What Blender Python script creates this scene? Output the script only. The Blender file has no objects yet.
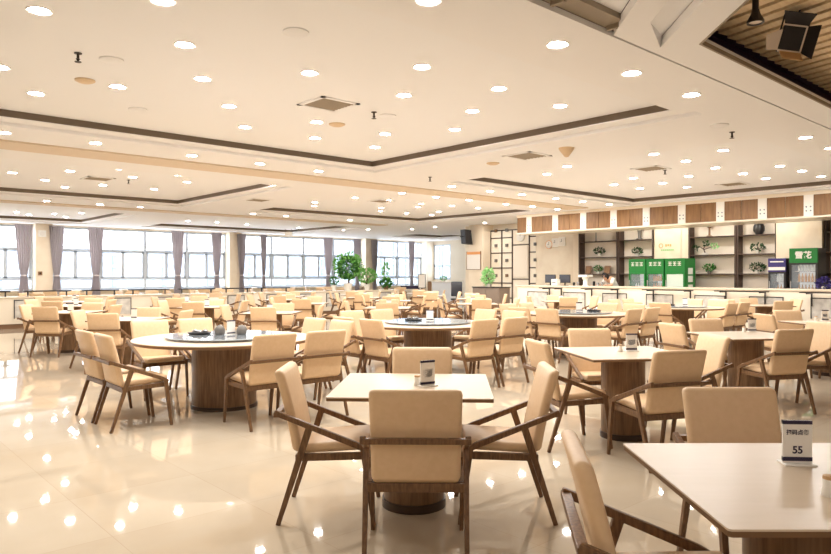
import bpy, bmesh, math, random
from mathutils import Vector, Matrix
random.seed(7)
C = bpy.context.scene.collection
PI = math.pi
H = 1.40                      # eye height
YAW = math.radians(48)
FW = Vector((math.cos(YAW), math.sin(YAW), 0)); RT = Vector((math.sin(YAW), -math.cos(YAW), 0))
FPX = 680.0
def cam2w(x, d, z=0.0):       # metres right of / ahead of the viewer -> room coordinates
    p = FW*d + RT*x; return Vector((p.x, p.y, z))
def pix(px, py, z):           # where a sight line meets a horizontal level
    d = FPX*abs(z-H)/abs(py-275); return cam2w((px-415.5)/FPX*d, d, z)
def dirof(px):
    return FW + RT*((px-415.5)/FPX)
def on_x(px, x): d = dirof(px); return d.y*(x/d.x)     # y on plane x=const
def on_y(px, y): d = dirof(px); return d.x*(y/d.y)

# ---------------------------------------------------------------- materials
def srgb(r, g, b):
    f = lambda c: (c/255/12.92) if c/255 <= .04045 else ((c/255+.055)/1.055)**2.4
    return (f(r), f(g), f(b), 1)
M = {}
def mat(name, col, rough=.5, metal=0, spec=.5, noise=0, nscale=6, stretch=(1,1,1), col2=None, bump=0, coat=0, emis=None, estr=0, alpha=1, trans=0, ior=1.45):
    m = bpy.data.materials.new(name); m.use_nodes = True
    nt = m.node_tree; b = nt.nodes['Principled BSDF']
    b.inputs['Base Color'].default_value = col
    b.inputs['Roughness'].default_value = rough; b.inputs['Metallic'].default_value = metal
    b.inputs['Specular IOR Level'].default_value = spec; b.inputs['IOR'].default_value = ior
    b.inputs['Coat Weight'].default_value = coat; b.inputs['Coat Roughness'].default_value = .08
    b.inputs['Alpha'].default_value = alpha; b.inputs['Transmission Weight'].default_value = trans
    if emis:
        b.inputs['Emission Color'].default_value = emis; b.inputs['Emission Strength'].default_value = estr
    if col2 or bump:
        tc = nt.nodes.new('ShaderNodeTexCoord'); mp = nt.nodes.new('ShaderNodeMapping')
        mp.inputs['Scale'].default_value = stretch
        nz = nt.nodes.new('ShaderNodeTexNoise'); nz.inputs['Scale'].default_value = nscale; nz.inputs['Detail'].default_value = 6
        nt.links.new(tc.outputs['Object'], mp.inputs[0]); nt.links.new(mp.outputs[0], nz.inputs[0])
        if col2:
            cr = nt.nodes.new('ShaderNodeValToRGB'); cr.color_ramp.elements[0].position = .32; cr.color_ramp.elements[1].position = .68
            cr.color_ramp.elements[0].color = col; cr.color_ramp.elements[1].color = col2
            nt.links.new(nz.outputs[0], cr.inputs[0]); nt.links.new(cr.outputs[0], b.inputs['Base Color'])
        if bump:
            bp = nt.nodes.new('ShaderNodeBump'); bp.inputs['Strength'].default_value = bump; bp.inputs['Distance'].default_value = .01
            nt.links.new(nz.outputs[0], bp.inputs['Height']); nt.links.new(bp.outputs[0], b.inputs['Normal'])
    M[name] = m; return m
mat('ceiling_paint', srgb(243,243,245), .8, spec=.2)
mat('soffit_paint', srgb(243,242,243), .8, spec=.2)
mat('reveal_dark', srgb(118,104,90), .6)
mat('grille_tan', srgb(226,198,160), .7)
mat('wall_paint', srgb(240,228,208), .6, col2=srgb(236,222,200), nscale=1.5)
mat('marble', srgb(238,224,200), .25, col2=srgb(226,208,182), nscale=2.2)
mat('column_stone', srgb(240,225,202), .4, col2=srgb(233,215,190), nscale=2)
mat('leather', srgb(230,197,159), .42, spec=.4, col2=srgb(225,191,151), nscale=30, bump=.12)
mat('chair_wood', srgb(130,96,64), .4, col2=srgb(94,66,43), nscale=14, stretch=(6,6,1))
mat('table_wood', srgb(138,105,74), .35, col2=srgb(106,78,52), nscale=9, stretch=(7,7,.5))
mat('tabletop_light', srgb(212,193,170), .28, col2=srgb(208,189,164), nscale=5, stretch=(1,6,1), spec=.4)
mat('tabletop_edge', srgb(118,88,60), .4)
mat('plinth_dark', srgb(62,44,32), .35)
mat('glass_disc', srgb(186,198,208), .04, spec=.9, alpha=.82, coat=1)
mat('white_plastic', srgb(244,240,232), .35)
mat('card_white', srgb(236,230,222), .45)
mat('ink_navy', srgb(44,36,62), .5)
mat('ink_grey', srgb(120,126,138), .5)
mat('metal_dark', srgb(60,54,52), .4, metal=.6)
mat('metal_steel', srgb(190,192,196), .25, metal=.9)
mat('black_plastic', srgb(30,26,26), .45)
mat('curtain', srgb(206,196,196), .85, spec=.1)
mat('frame_alu', srgb(204,212,222), .4)
mat('counter_white', srgb(242,230,210), .3)
mat('marble_insert', srgb(222,216,206), .3, col2=srgb(190,184,176), nscale=7)
mat('wood_panel', srgb(150,112,72), .45, col2=srgb(128,92,58), nscale=5, stretch=(4,4,.5))
mat('shelf_dark', srgb(74,56,46), .5)
mat('shelf_back', srgb(240,228,212), .7)
mat('fridge_green', srgb(22,122,48), .35)
mat('fridge_black', srgb(46,44,44), .35)
mat('fridge_blue', srgb(62,52,118), .4)
mat('fridge_inside', srgb(226,222,214), .4, emis=(1,.97,.92,1), estr=.35)
mat('pale_panel', srgb(214,226,214), .35)
mat('bottle_amber', srgb(196,140,70), .3)
mat('bottle_white', srgb(225,225,220), .3)
mat('leaf', srgb(70,140,54), .5, col2=srgb(38,94,34), nscale=9)
mat('leaf_light', srgb(140,200,104), .5, col2=srgb(92,164,70), nscale=9)
mat('leaf_dark', srgb(54,92,44), .5, col2=srgb(34,62,32), nscale=9)
mat('leaf_pale', srgb(190,228,170), .5, col2=srgb(140,205,120), nscale=9)
mat('bark', srgb(92,66,48), .8)
mat('pot_white', srgb(236,230,220), .35)
mat('pot_grey', srgb(112,106,100), .5)
mat('pot_brown', srgb(132,100,74), .5)
mat('slat_wood', srgb(242,218,182), .55, col2=srgb(228,198,156), nscale=4, stretch=(1,8,8))
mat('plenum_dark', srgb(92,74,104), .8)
mat('track_black', srgb(28,22,24), .4)
mat('skin', srgb(214,164,132), .55)
mat('hair', srgb(34,26,24), .6)
mat('shirt', srgb(238,232,224), .7)
mat('trouser', srgb(48,48,56), .7)
mat('lamp_glow', (1,1,1,1), .5, emis=(1,.98,.95,1), estr=300)
mat('screen_dark', srgb(70,72,80), .25)
mat('desk_blue', srgb(240,244,250), .5)
mat('board_face', srgb(240,234,226), .5)
mat('orange', srgb(230,160,96), .5)
mat('green_ink', srgb(120,196,110), .5)
mat('ext_wall', srgb(176,186,198), .8)
mat('ext_band', srgb(120,134,150), .7)
mat('spot_lens', srgb(220,205,190), .3)
mat('flap_tan', srgb(196,158,112), .5)
mat('desk_brown', srgb(128,112,98), .5)
mat('vent_grey', srgb(150,136,118), .6)
mat('disc_tan', srgb(222,196,162), .6)
mat('pane_glass', srgb(230,240,248), .03, spec=.5, alpha=.12)
# floor: polished tiles, 0.8 m
def floor_mat():
    m = bpy.data.materials.new('floor_tiles'); m.use_nodes = True; nt = m.node_tree; b = nt.nodes['Principled BSDF']
    tc = nt.nodes.new('ShaderNodeTexCoord'); mp = nt.nodes.new('ShaderNodeMapping')
    mp.inputs['Location'].default_value = (-1.23+8, -3.79+8, 0)
    br = nt.nodes.new('ShaderNodeTexBrick'); br.offset = 0; br.squash = 1
    br.inputs['Scale'].default_value = 1; br.inputs['Brick Width'].default_value = .8; br.inputs['Row Height'].default_value = .8
    br.inputs['Mortar Size'].default_value = .0022; br.inputs['Mortar Smooth'].default_value = .3; br.inputs['Bias'].default_value = 0
    br.inputs['Color1'].default_value = srgb(203,189,168); br.inputs['Color2'].default_value = srgb(199,184,162); br.inputs['Mortar'].default_value = srgb(190,172,150)
    nz = nt.nodes.new('ShaderNodeTexNoise'); nz.inputs['Scale'].default_value = 1.3; nz.inputs['Detail'].default_value = 8
    mx = nt.nodes.new('ShaderNodeMix'); mx.data_type = 'RGBA'; mx.blend_type = 'MULTIPLY'
    cr = nt.nodes.new('ShaderNodeValToRGB'); cr.color_ramp.elements[0].color = (.93,.91,.88,1); cr.color_ramp.elements[1].color = (1,1,1,1)
    cr.color_ramp.elements[0].position = .35; cr.color_ramp.elements[1].position = .6
    nt.links.new(tc.outputs['Object'], mp.inputs[0]); nt.links.new(mp.outputs[0], br.inputs[0]); nt.links.new(tc.outputs['Object'], nz.inputs[0])
    nt.links.new(nz.outputs[0], cr.inputs[0]); mx.inputs[0].default_value = 1
    nt.links.new(br.outputs['Color'], mx.inputs[6]); nt.links.new(cr.outputs[0], mx.inputs[7]); nt.links.new(mx.outputs[2], b.inputs['Base Color'])
    b.inputs['Roughness'].default_value = .028; b.inputs['Specular IOR Level'].default_value = .5
    M['floor'] = m
floor_mat()
def perf_mat():
    m = M['grille_tan']; nt = m.node_tree; b = nt.nodes['Principled BSDF']
    tc = nt.nodes.new('ShaderNodeTexCoord'); mp = nt.nodes.new('ShaderNodeMapping'); mp.inputs['Scale'].default_value = (9,9,9)
    vo = nt.nodes.new('ShaderNodeTexVoronoi'); vo.inputs['Randomness'].default_value = 0; vo.inputs['Scale'].default_value = 1
    cr = nt.nodes.new('ShaderNodeValToRGB'); cr.color_ramp.elements[0].color = srgb(196,172,144); cr.color_ramp.elements[1].color = srgb(224,206,184)
    cr.color_ramp.elements[0].position = .15; cr.color_ramp.elements[1].position = .3
    nt.links.new(tc.outputs['Object'], mp.inputs[0]); nt.links.new(mp.outputs[0], vo.inputs[0]); nt.links.new(vo.outputs['Distance'], cr.inputs[0]); nt.links.new(cr.outputs[0], b.inputs['Base Color'])
perf_mat()

# ---------------------------------------------------------------- mesh helpers
class MB:
    def __init__(s): s.bm = bmesh.new()
    def box(s, x0, x1, y0, y1, z0, z1, mi=0):
        return s.hexa([(x0,y0,z0),(x1,y0,z0),(x1,y1,z0),(x0,y1,z0),(x0,y0,z1),(x1,y0,z1),(x1,y1,z1),(x0,y1,z1)], mi)
    def hexa(s, v, mi=0):
        vs = [s.bm.verts.new(p) for p in v]
        for f in ((3,2,1,0),(4,5,6,7),(0,1,5,4),(1,2,6,5),(2,3,7,6),(3,0,4,7)):
            g = s.bm.faces.new([vs[i] for i in f]); g.material_index = mi
        return s
    def bar(s, a, b, wa, ta, wb=None, tb=None, side=(1,0,0), mi=0):   # tapered rectangular bar
        a = Vector(a); b = Vector(b); wb = wa if wb is None else wb; tb = ta if tb is None else tb
        d = (b-a).normalized(); sd = Vector(side); sd = (sd - d*sd.dot(d)).normalized(); n = d.cross(sd)
        p = []
        for c, w, t in ((a,wa,ta),(b,wb,tb)):
            p += [c-sd*w/2-n*t/2, c+sd*w/2-n*t/2, c+sd*w/2+n*t/2, c-sd*w/2+n*t/2]
        return s.hexa(p, mi)
    def prism(s, pts, z0, z1, mi=0):
        lo = [s.bm.verts.new((x,y,z0)) for x,y in pts]; hi = [s.bm.verts.new((x,y,z1)) for x,y in pts]
        n = len(pts)
        s.bm.faces.new(lo[::-1]).material_index = mi; s.bm.faces.new(hi).material_index = mi
        for i in range(n): s.bm.faces.new([lo[i],lo[(i+1)%n],hi[(i+1)%n],hi[i]]).material_index = mi
        return s
    def lathe(s, prof, n=24, c=(0,0,0), mi=0, axis='z'):
        rings = []
        for r, z in prof:
            if r < 1e-5: rings.append([s.bm.verts.new(s._ax(c,0,0,z,axis))])
            else: rings.append([s.bm.verts.new(s._ax(c, r*math.cos(2*PI*i/n), r*math.sin(2*PI*i/n), z, axis)) for i in range(n)])
        for a, b in zip(rings, rings[1:]):
            if len(a) == 1 and len(b) == 1: continue
            for i in range(n):
                j = (i+1) % n
                if len(a) == 1: f = [a[0], b[j], b[i]]
                elif len(b) == 1: f = [a[i], a[j], b[0]]
                else: f = [a[i], a[j], b[j], b[i]]
                s.bm.faces.new(f).material_index = mi
        return s
    def _ax(s, c, x, y, z, axis):
        if axis == 'z': return (c[0]+x, c[1]+y, c[2]+z)
        if axis == 'y': return (c[0]+x, c[1]+z, c[2]+y)
        return (c[0]+z, c[1]+x, c[2]+y)
    def tube(s, pts, rad, n=8, mi=0):
        pts = [Vector(p) for p in pts]; rings = []
        if not hasattr(rad, '__len__'): rad = [rad]*len(pts)
        for i, p in enumerate(pts):
            d = (pts[min(i+1,len(pts)-1)]-pts[max(i-1,0)]).normalized()
            u = d.cross(Vector((0,0,1)) if abs(d.z) < .9 else Vector((1,0,0))).normalized(); v = d.cross(u)
            rings.append([s.bm.verts.new(p+u*rad[i]*math.cos(2*PI*k/n)+v*rad[i]*math.sin(2*PI*k/n)) for k in range(n)])
        for a, b in zip(rings, rings[1:]):
            for k in range(n): s.bm.faces.new([a[k],a[(k+1)%n],b[(k+1)%n],b[k]]).material_index = mi
        s.bm.faces.new(rings[0][::-1]); s.bm.faces.new(rings[-1]); return s
    def soft(s, sx, sy, sz, c, r, seg=3, cuts=0, fn=None):            # rounded cushion
        bm = bmesh.new(); bmesh.ops.create_cube(bm, size=1)
        for v in bm.verts: v.co = Vector((v.co.x*sx, v.co.y*sy, v.co.z*sz))
        bmesh.ops.bevel(bm, geom=bm.edges[:], offset=r, segments=seg, profile=.5, affect='EDGES')
        for k in range(cuts):
            z = -sz/2 + sz*(k+1)/(cuts+1)
            bmesh.ops.bisect_plane(bm, geom=bm.verts[:]+bm.edges[:]+bm.faces[:], plane_co=(0,0,z), plane_no=(0,0,1))
        for v in bm.verts:
            v.co += Vector(c)
            if fn: v.co = fn(v.co.copy())
        me = bpy.data.meshes.new('t'); bm.to_mesh(me); s.bm.from_mesh(me); bm.free(); bpy.data.meshes.remove(me); return s
    def build(s, name, mats, parent=None, smooth=False, bevel=0):
        bmesh.ops.recalc_face_normals(s.bm, faces=s.bm.faces[:])
        if bevel:
            bmesh.ops.bevel(s.bm, geom=[e for e in s.bm.edges if len(e.link_faces)==2 and e.calc_face_angle(0) > .6], offset=bevel, segments=2, profile=.5, affect='EDGES')
        me = bpy.data.meshes.new(name); s.bm.to_mesh(me); s.bm.free()
        if not isinstance(mats, (list,tuple)): mats = [mats]
        for m in mats: me.materials.append(M[m])
        if smooth:
            me.shade_smooth()
            try: me.set_sharp_from_angle(angle=math.radians(38))
            except Exception: pass
        o = bpy.data.objects.new(name, me); C.objects.link(o)
        if parent: o.parent = parent
        return o
def tag(o, label, cat, group=None, kind=None):
    if label: o['label'] = label
    if cat: o['category'] = cat
    if group: o['group'] = group
    if kind: o['kind'] = kind
    return o
def empty(name, loc, rz=0, label=None, cat=None, group=None):
    o = bpy.data.objects.new(name, None); C.objects.link(o); o.empty_display_size = .1
    o.location = loc; o.rotation_euler = (0,0,rz); return tag(o, label, cat, group)
def struct(o): o['kind'] = 'structure'; return o
KIDS = {}
def kids(o): return [c for c in C.objects if c.parent == o]
def copy_tree(o, parent=None):
    if o.name not in KIDS: KIDS[o.name] = kids(o)
    c = o.copy(); C.objects.link(c)
    if parent: c.parent = parent
    for ch in KIDS[o.name]: copy_tree(ch, c)
    return c
def text_mesh(s, size, name, m, parent, loc, rot, bold=0, thick=.0006):
    cu = bpy.data.curves.new('t', 'FONT'); cu.body = s; cu.size = size; cu.align_x = 'CENTER'; cu.align_y = 'CENTER'; cu.extrude = thick; cu.offset = bold
    t = bpy.data.objects.new('t', cu); C.objects.link(t)
    dg = bpy.context.evaluated_depsgraph_get(); me = bpy.data.meshes.new_from_object(t.evaluated_get(dg))
    bpy.data.objects.remove(t); bpy.data.curves.remove(cu)
    me.materials.clear(); me.materials.append(M[m])
    o = bpy.data.objects.new(name, me); C.objects.link(o); o.parent = parent; o.location = loc; o.rotation_euler = rot; return o

# ---------------------------------------------------------------- room shell
XL, XR, YN, YF = -5.0, 19.5, -4.0, 28.3
XE = 26.5
struct(MB().box(XL, XE, YN, YF+.3, -.1, 0).build('floor', 'floor'))
ZS = 3.30
# ceiling: soffit with coffers
coffers = []
for (x0, x1) in ((.4,7.89),(9.84,16.8)):
    for (y0, y1) in ((3.7,9.9),(12.7,18.5),(21.7,27.2)): coffers.append((x0,x1,y0,y1))
coffers.append((21.2,24.8,22.8,25.6))
xs = sorted({XL, XE+.2, *[c[0] for c in coffers], *[c[1] for c in coffers]}); ys = sorted({2.98, YF+.3, *[c[2] for c in coffers], *[c[3] for c in coffers]})
b = MB()
for i in range(len(xs)-1):
    for j in range(len(ys)-1):
        mx, my = (xs[i]+xs[i+1])/2, (ys[j]+ys[j+1])/2
        if not any(c[0] < mx < c[1] and c[2] < my < c[3] for c in coffers):
            b.box(xs[i], xs[i+1], ys[j], ys[j+1], ZS, ZS+.045)
struct(b.build('ceiling', 'soffit_paint'))
def ring(b, x0,x1,y0,y1, w, z0, z1):
    b.box(x0,x1,y0,y0+w,z0,z1); b.box(x0,x1,y1-w,y1,z0,z1); b.box(x0,x0+w,y0+w,y1-w,z0,z1); b.box(x1-w,x1,y0+w,y1-w,z0,z1)
led = MB(); rev = MB(); top = MB()
for (x0,x1,y0,y1) in coffers:
    ring(led, x0-.02,x1+.02,y0-.02,y1+.02, .27, ZS+.045, ZS+.06)
    ring(rev, x0+.19,x1-.19,y0+.19,y1-.19, .05, ZS+.06, ZS+.15)
    top.box(x0+.1,x1-.1,y0+.1,y1-.1, ZS+.15, ZS+.2)
o = struct(led.build('ceiling', 'soffit_paint')); o.name = 'ceiling_coffer_ledge'
o = struct(rev.build('ceiling_coffer_reveal', 'reveal_dark'))
o = struct(top.build('ceiling_coffer', 'ceiling_paint'))
struct(MB().box(XL-.2, XE+.4, YN-.2, YF+.4, 4.15, 4.3).build('ceiling_sky_block', 'plenum_dark'))  # unseen roof slab, added to stop sky light leaking in from above
# linear grilles between the coffer rows
t = MB().box(XL, 16.4, 10.95, 11.65, ZS-.025, ZS).build('linear_grille', 'grille_tan'); tag(t, 'long tan perforated ceiling strip in the soffit between first and second coffers', 'ceiling grille')
t = MB().box(XL, 16.4, 19.75, 20.3, ZS-.025, ZS).build('linear_grille', 'grille_tan'); tag(t, 'long tan perforated ceiling strip further back, before the last coffers by the windows', 'ceiling grille')
# near ceiling zone with 45 degree steps and baffle opening
b = MB()
b.prism([(XL,YN),(1.82+YN,YN),(4.62,2.80),(XL,2.80)] , ZS+.09, ZS+.14)
struct(b.build('ceiling_near', 'ceiling_paint'))
b = MB()
b.prism([(1.82+YN,YN),(2.12+YN,YN),(2.12+2.62,2.62),(2.47+2.86,2.86),(2.47+YN,YN),(2.88+YN,YN),(5.48,2.6),(XE,2.6),(XE,2.955),(4.775,2.955)], ZS, ZS+.08)
struct(b.build('ceiling_step', 'soffit_paint'))
b = MB()
def slab(q, t=.03): b.hexa([Vector(p) for p in q]+[Vector(p)+Vector((0,0,t)) for p in q])
slab([(2.12+YN,YN,ZS),(2.48+YN,YN,ZS+.09),(2.48+2.83,2.83,ZS+.09),(2.12+2.62,2.62,ZS)])
slab([(2.12+2.62,2.62,ZS),(2.48+2.83,2.83,ZS+.09),(2.48+2.86,2.86,ZS+.002),(2.48+2.86,2.862,ZS+.001)])
struct(b.build('ceiling_groove', 'ceiling_paint'))
b = MB(); b.box(XL+.01, 4.76, 2.80, 2.975, ZS+.045, ZS+.06); b.box(XL+.01, 4.76, 2.80, 2.812, ZS+.06, ZS+.1); b.box(4.82, XR-.02, 2.957, 2.978, ZS+.03, ZS+.045)
for k in range(14): b.box(XL+.3+k*.72, XL+.33+k*.72, 2.83, 2.95, ZS+.01, ZS+.045)
tag(b.build('slot_diffuser', 'vent_grey'), 'long brown slot diffuser recessed along the ceiling step at top right', 'air diffuser')
# rim of the baffle opening, plenum and slats
b = MB()
def rim(b, off, w, z0, z1):
    a = 2.88+off*1.414
    b.prism([(a+YN,YN),(a+w*1.414+YN,YN),(a+w*1.414+2.6-off-w,2.6-off-w),(XE,2.6-off-w),(XE,2.6-off),(a+2.6-off,2.6-off)], z0, z1)
rim(b, 0, .02, ZS-.002, ZS+.035); rim(b, -.05, .05, ZS+.035, ZS+.05); rim(b, -.05, .02, ZS+.05, ZS+.08)
tag(struct(b.build('trim_1', 'vent_grey')), None, None)
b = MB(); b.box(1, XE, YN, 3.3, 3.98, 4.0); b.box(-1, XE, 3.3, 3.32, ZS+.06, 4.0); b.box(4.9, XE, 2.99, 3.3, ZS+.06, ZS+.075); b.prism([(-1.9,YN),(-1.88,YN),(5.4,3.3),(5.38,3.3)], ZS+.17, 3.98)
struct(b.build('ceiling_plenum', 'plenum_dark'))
root = empty('slat_ceiling', (0,0,3.62), 0, 'pale wooden slat ceiling in the dark opening at top right', 'slat ceiling')
u = Vector((math.sin(math.radians(14)), math.cos(math.radians(14)), 0))
for k in range(44):
    xe = 5.2 + k*.19; ye = 2.78
    L = min(6.4, (ye-YN-.05)/u.y)
    # stop each slat at the 45 degree side
    p1 = Vector((xe, ye, .05)); p0 = p1 - u*L
    MB().bar(p0, p1, .12, .08, side=(u.y,-u.x,0)).build('slat', 'slat_wood', root)
# walls
struct(MB().box(XL-.2, XL, YN-.2, YF+.3, 0, 4.15).build('wall_left_unseen', 'wall_paint'))  # unseen wall, added to close the room for bounced light
struct(MB().box(XL, XE, YN-.2, YN, 0, 4.15).build('wall_near_unseen', 'wall_paint'))  # also out of view, added so the sky doesn't flood the room
b = MB(); b.box(XR, XR+.2, YN, 18.5, 0, 4.15); b.box(XR, XE, 18.5, 18.7, 0, 4.15)
struct(b.build('wall_right', 'wall_paint'))
wy0, wy1 = on_x(433.5, XE), on_x(450.5, XE); wy0, wy1 = min(wy0,wy1), max(wy0,wy1)
b = MB(); b.box(XE, XE+.2, 18.7, wy0, 0, 4.15); b.box(XE, XE+.2, wy1, YF+.3, 0, 4.15); b.box(XE, XE+.2, wy0, wy1, 0, 1.15); b.box(XE, XE+.2, wy0, wy1, 3.1, 4.15)
struct(b.build('wall_right_rear', 'wall_paint'))
def window_x():
    w = struct(empty('window_6', (XE+.1, (wy0+wy1)/2, 1.15)))
    hw = (wy1-wy0)/2; f = MB()
    for y in (-hw+.04, 0, hw-.04): f.box(-.05,.05,y-.035,y+.035,0,1.95)
    for z in (.04, .75, 1.91): f.box(-.05,.05,-hw,hw,z-.035,z+.035)
    f.build('window_frame', 'frame_alu', w); MB().box(-.008,.008,-hw,hw,0,1.95).build('pane', 'pane_glass', w)
window_x()
# window wall
cols = [(-1.35,-.75),(6.35,6.94),(14.07,14.65),(21.7,22.4),(26.0,26.5)]
b = MB(); b.box(XL, XE, YF, YF+.25, 0, .82); b.box(XL, XE, YF, YF+.25, 3.24, 4.15)
for (a, c) in cols[:-1]: b.box(a, c, YF, YF+.25, .82, 3.24)
b.box(XL,-4.6,YF,YF+.25,.82,3.24)
struct(b.build('wall_far', 'wall_paint'))
for i, (a, c) in enumerate(cols):
    struct(MB().box(a, c, YF-.35, YF, 0, ZS).build('wall_pillar_%s' % ['a','b','c','d','e'][i], 'column_stone'))
spans = [(-4.6,-1.35),(-.75,6.35),(6.94,14.07),(14.65,21.7),(22.4,26.0)]
for i, (a, c) in enumerate(spans):
    w = struct(empty('window_%d' % (i+1), ((a+c)/2, YF+.12, .82)))
    hw = (c-a)/2; f = MB(); hh = 2.42
    n = max(2, round((c-a)/1.9)); st = (c-a)/n
    for k in range(n+1): f.box(-hw+k*st-.05, -hw+k*st+.05, -.06, .06, 0, hh)
    for z in (.05, .42, 1.56, hh-.04): f.box(-hw, hw, -.05, .05, z-.035, z+.035)
    f.build('window_frame', 'frame_alu', w)
    for k in range(n):
        for q in range(2):
            s_ = MB(); x0 = -hw+k*st+.06+q*(st-.12)/2; x1 = x0+(st-.12)/2
            s_.box(x0,x0+.06,-.045,.045,.46,1.52); s_.box(x1-.06,x1,-.045,.045,.46,1.52); s_.box(x0,x1,-.045,.045,.46,.51); s_.box(x0,x1,-.045,.045,1.47,1.52)
            s_.build('sash', 'frame_alu', w)
    MB().box(-hw, hw, -.006, .006, 0, hh).build('pane', 'pane_glass', w)
    MB().box(-hw, hw, -.35, -.1, -.04, 0).build('window_sill', 'marble', w)
b = MB(); b.box(XL, XE, YF-.02, YF, 0, .1); struct(b.build('baseboard_far', 'reveal_dark'))
# curtains
CZ = 3.24
def curtain(wt, seed):
    rnd = random.Random(seed); bm = bmesh.new(); nx, nz = 40, 24; g = []
    for j in range(nz+1):
        z = .62 + (CZ-.62)*j/nz
        k = 1 if z > 1.5 else .0
        tt = max(0, min(1, (z-1.38)/(CZ-1.38))); w = wt*(.36+.64*tt**.75) if z > 1.38 else wt*(.36+.18*min(1,(1.38-z)/.5))
        row = []
        for i in range(nx+1):
            s_ = i/nx; y = .045*math.sin(s_*2*PI*6.5+.6*math.sin(z*1.1))*(.5+.5*w/wt)
            row.append(bm.verts.new((( s_-.5)*w, y, z)))
        g.append(row)
    for j in range(nz):
        for i in range(nx): bm.faces.new([g[j][i],g[j][i+1],g[j+1][i+1],g[j+1][i]])
    bmesh.ops.solidify(bm, geom=bm.faces[:], thickness=.006)
    mb = MB(); mb.bm.free(); mb.bm = bm; return mb
desc = ['left of the first stone pillar','right of the first stone pillar','third curtain from the left','fourth curtain from left','left of the second stone pillar','right of the second stone pillar','narrow one left of third window','left of the big potted tree','left of the third stone pillar','right of the third stone pillar','last one before the right corner']
for k, (px, wpx) in enumerate([(24,15),(57,13),(96,14),(178,12.5),(217,10.5),(242,9),(264,6.5),(328.5,10.5),(357.5,8.5),(375,8),(412,7.5)]):
    x = on_y(px, 27.8); d = Vector((x,27.8,0)).dot(FW)
    wt = wpx/FPX*d/ (FW.y+0*RT.y) * .82
    cu = curtain(wt, k).build('curtain', 'curtain', None, True)
    cu.location = (x, 27.82, 0); tag(cu, 'grey purple floor curtain tied at the waist, '+desc[k], 'curtain', 'curtains along the window wall')
    MB().lathe([(wt*.19,-.03),(wt*.2,0),(wt*.19,.03)], 14, (0,0,1.38)).build('tieback', 'curtain', cu)
# exterior
def facade(x0, x1, y, z0, z1, fl, name, label, vstep):
    r = empty(name, ((x0+x1)/2, y, z0), 0, label, 'building')
    hw = (x1-x0)/2; MB().box(-hw, hw, 0, 8, 0, z1-z0).build('wall', 'ext_wall', r)
    b = MB(); z = .6
    while z < z1-z0-.2: b.box(-hw, hw, -.25, 0, z, z+.3); z += fl
    b.build('ledges', 'ext_band', r)
    b = MB(); x = -hw+.5
    while x < hw: b.box(x, x+.35, -.12, 0, 0, z1-z0); x += vstep
    b.build('mullions', 'ext_band', r)
facade(6, 44, 58, -10, 3.7, .95, 'office_block', 'long pale office block with horizontal louvres outside the windows', 4.1)
facade(46, 62, 62, -10, 9.5, 1.5, 'tower_block', 'taller pale blue building with grid of windows outside, behind right plants', 1.9)

# ---------------------------------------------------------------- ceiling fittings
proto_dl = MB().lathe([(.072,0),(.09,-.005),(.094,0),(.094,.004),(.072,.004)], 20).build('ceiling_downlight', 'white_plastic', None, True)
MB().lathe([(0,.001),(.072,.001)], 20).build('lens', 'lamp_glow', proto_dl)
DL = [(39.5,10.3),(163,.5),(184.6,44.6),(202.5,78.6),(229,106),(245,127),(117.7,86.5),(36,93.3),(0,67),(95.4,143),(192,155.5),(260,163.7),(63.5,159),(12.4,172.6),(45,180),(70,171),(119.8,169),(133,177),(152,168.5),(178.4,175),(187,182),(214.8,174.7),(230.6,180),(154,189),(103,185),(65,187),(270,180.5),(4,132.5),
(428.5,0),(309.5,72.8),(422,66.6),(404,95),(499,88.5),(472.5,111),(455,129.4),(385,134),(375,147),(317,122),(315,138),(318.4,171),(451.6,186.5),(547,174),
(557.5,44.3),(631.7,73),(560,105.7),(691.4,94.7),(805.7,137.3),(831,148),(692.4,142),(723.3,150.3),(654,154),(590,158),(686,161),(567,166.4),(715.4,167.8),(743,173.6),(780,166),(802,171),(821,176.4),(765.5,178.5),(688.6,176),(633.4,178),(614,184.6),(662.6,183),(640,188.4),(687,187),
(490,191),(521.8,194.5),(555.7,198.5),(582.7,201.4),(609,204.3),(436,196.9),(421,203.7),(417.7,207),(452,205.9),(460.4,202),(469,200),(478,208),(488,204.8),(506,204),(512.5,207),(532.4,206.4),(557.5,209.3),(568,213),(406.6,213.3),(431.8,214.9),(438.4,211.7),(484.7,222.8),(513,225),(412,229),(435,226.8),(401.8,193),
(695.7,201.8),(715.6,204.5),(645,205.8),(827.3,191),(631,211.3),(771,200),(666.6,208.7),
(358.9,192.4),(355,197.7),(393,195.8),(388,200.3),(381.6,207.7),(380.8,211),(315,202.4),(317.3,198.7),(314.6,206),(350,220),(323,223.3),(286,216),(269.6,221),(253,213.8),(228,217.5),(209,218),(247,224.4),(217,222.3),(298.8,227.6),(318,228.6),(368,229.4),
(46.9,200.9),(99.8,204.3),(140.3,207),(28.6,206.7),(17,212),(29,214.6),(54.3,213.8),(71,209.3),(76,208.3),(81.5,213),(65.7,217),(188,221)]
def ceil_pt(px, py):
    for z in (ZS+.15,):
        p = pix(px, py, z)
        if any(c[0]+.3 < p.x < c[1]-.3 and c[2]+.3 < p.y < c[3]-.3 for c in coffers): return p
    p = pix(px, py, ZS)
    for c in coffers:
        if c[0]-.1 < p.x < c[1]+.1 and c[2]-.1 < p.y < c[3]+.1:
            m_ = min((p.x-c[0],'a'),(c[1]-p.x,'b'),(p.y-c[2],'c'),(c[3]-p.y,'d'))[1]
            if m_ == 'a': p.x = c[0]-.14
            if m_ == 'b': p.x = c[1]+.14
            if m_ == 'c': p.y = c[2]-.14
            if m_ == 'd': p.y = c[3]+.14
    return p
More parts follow.
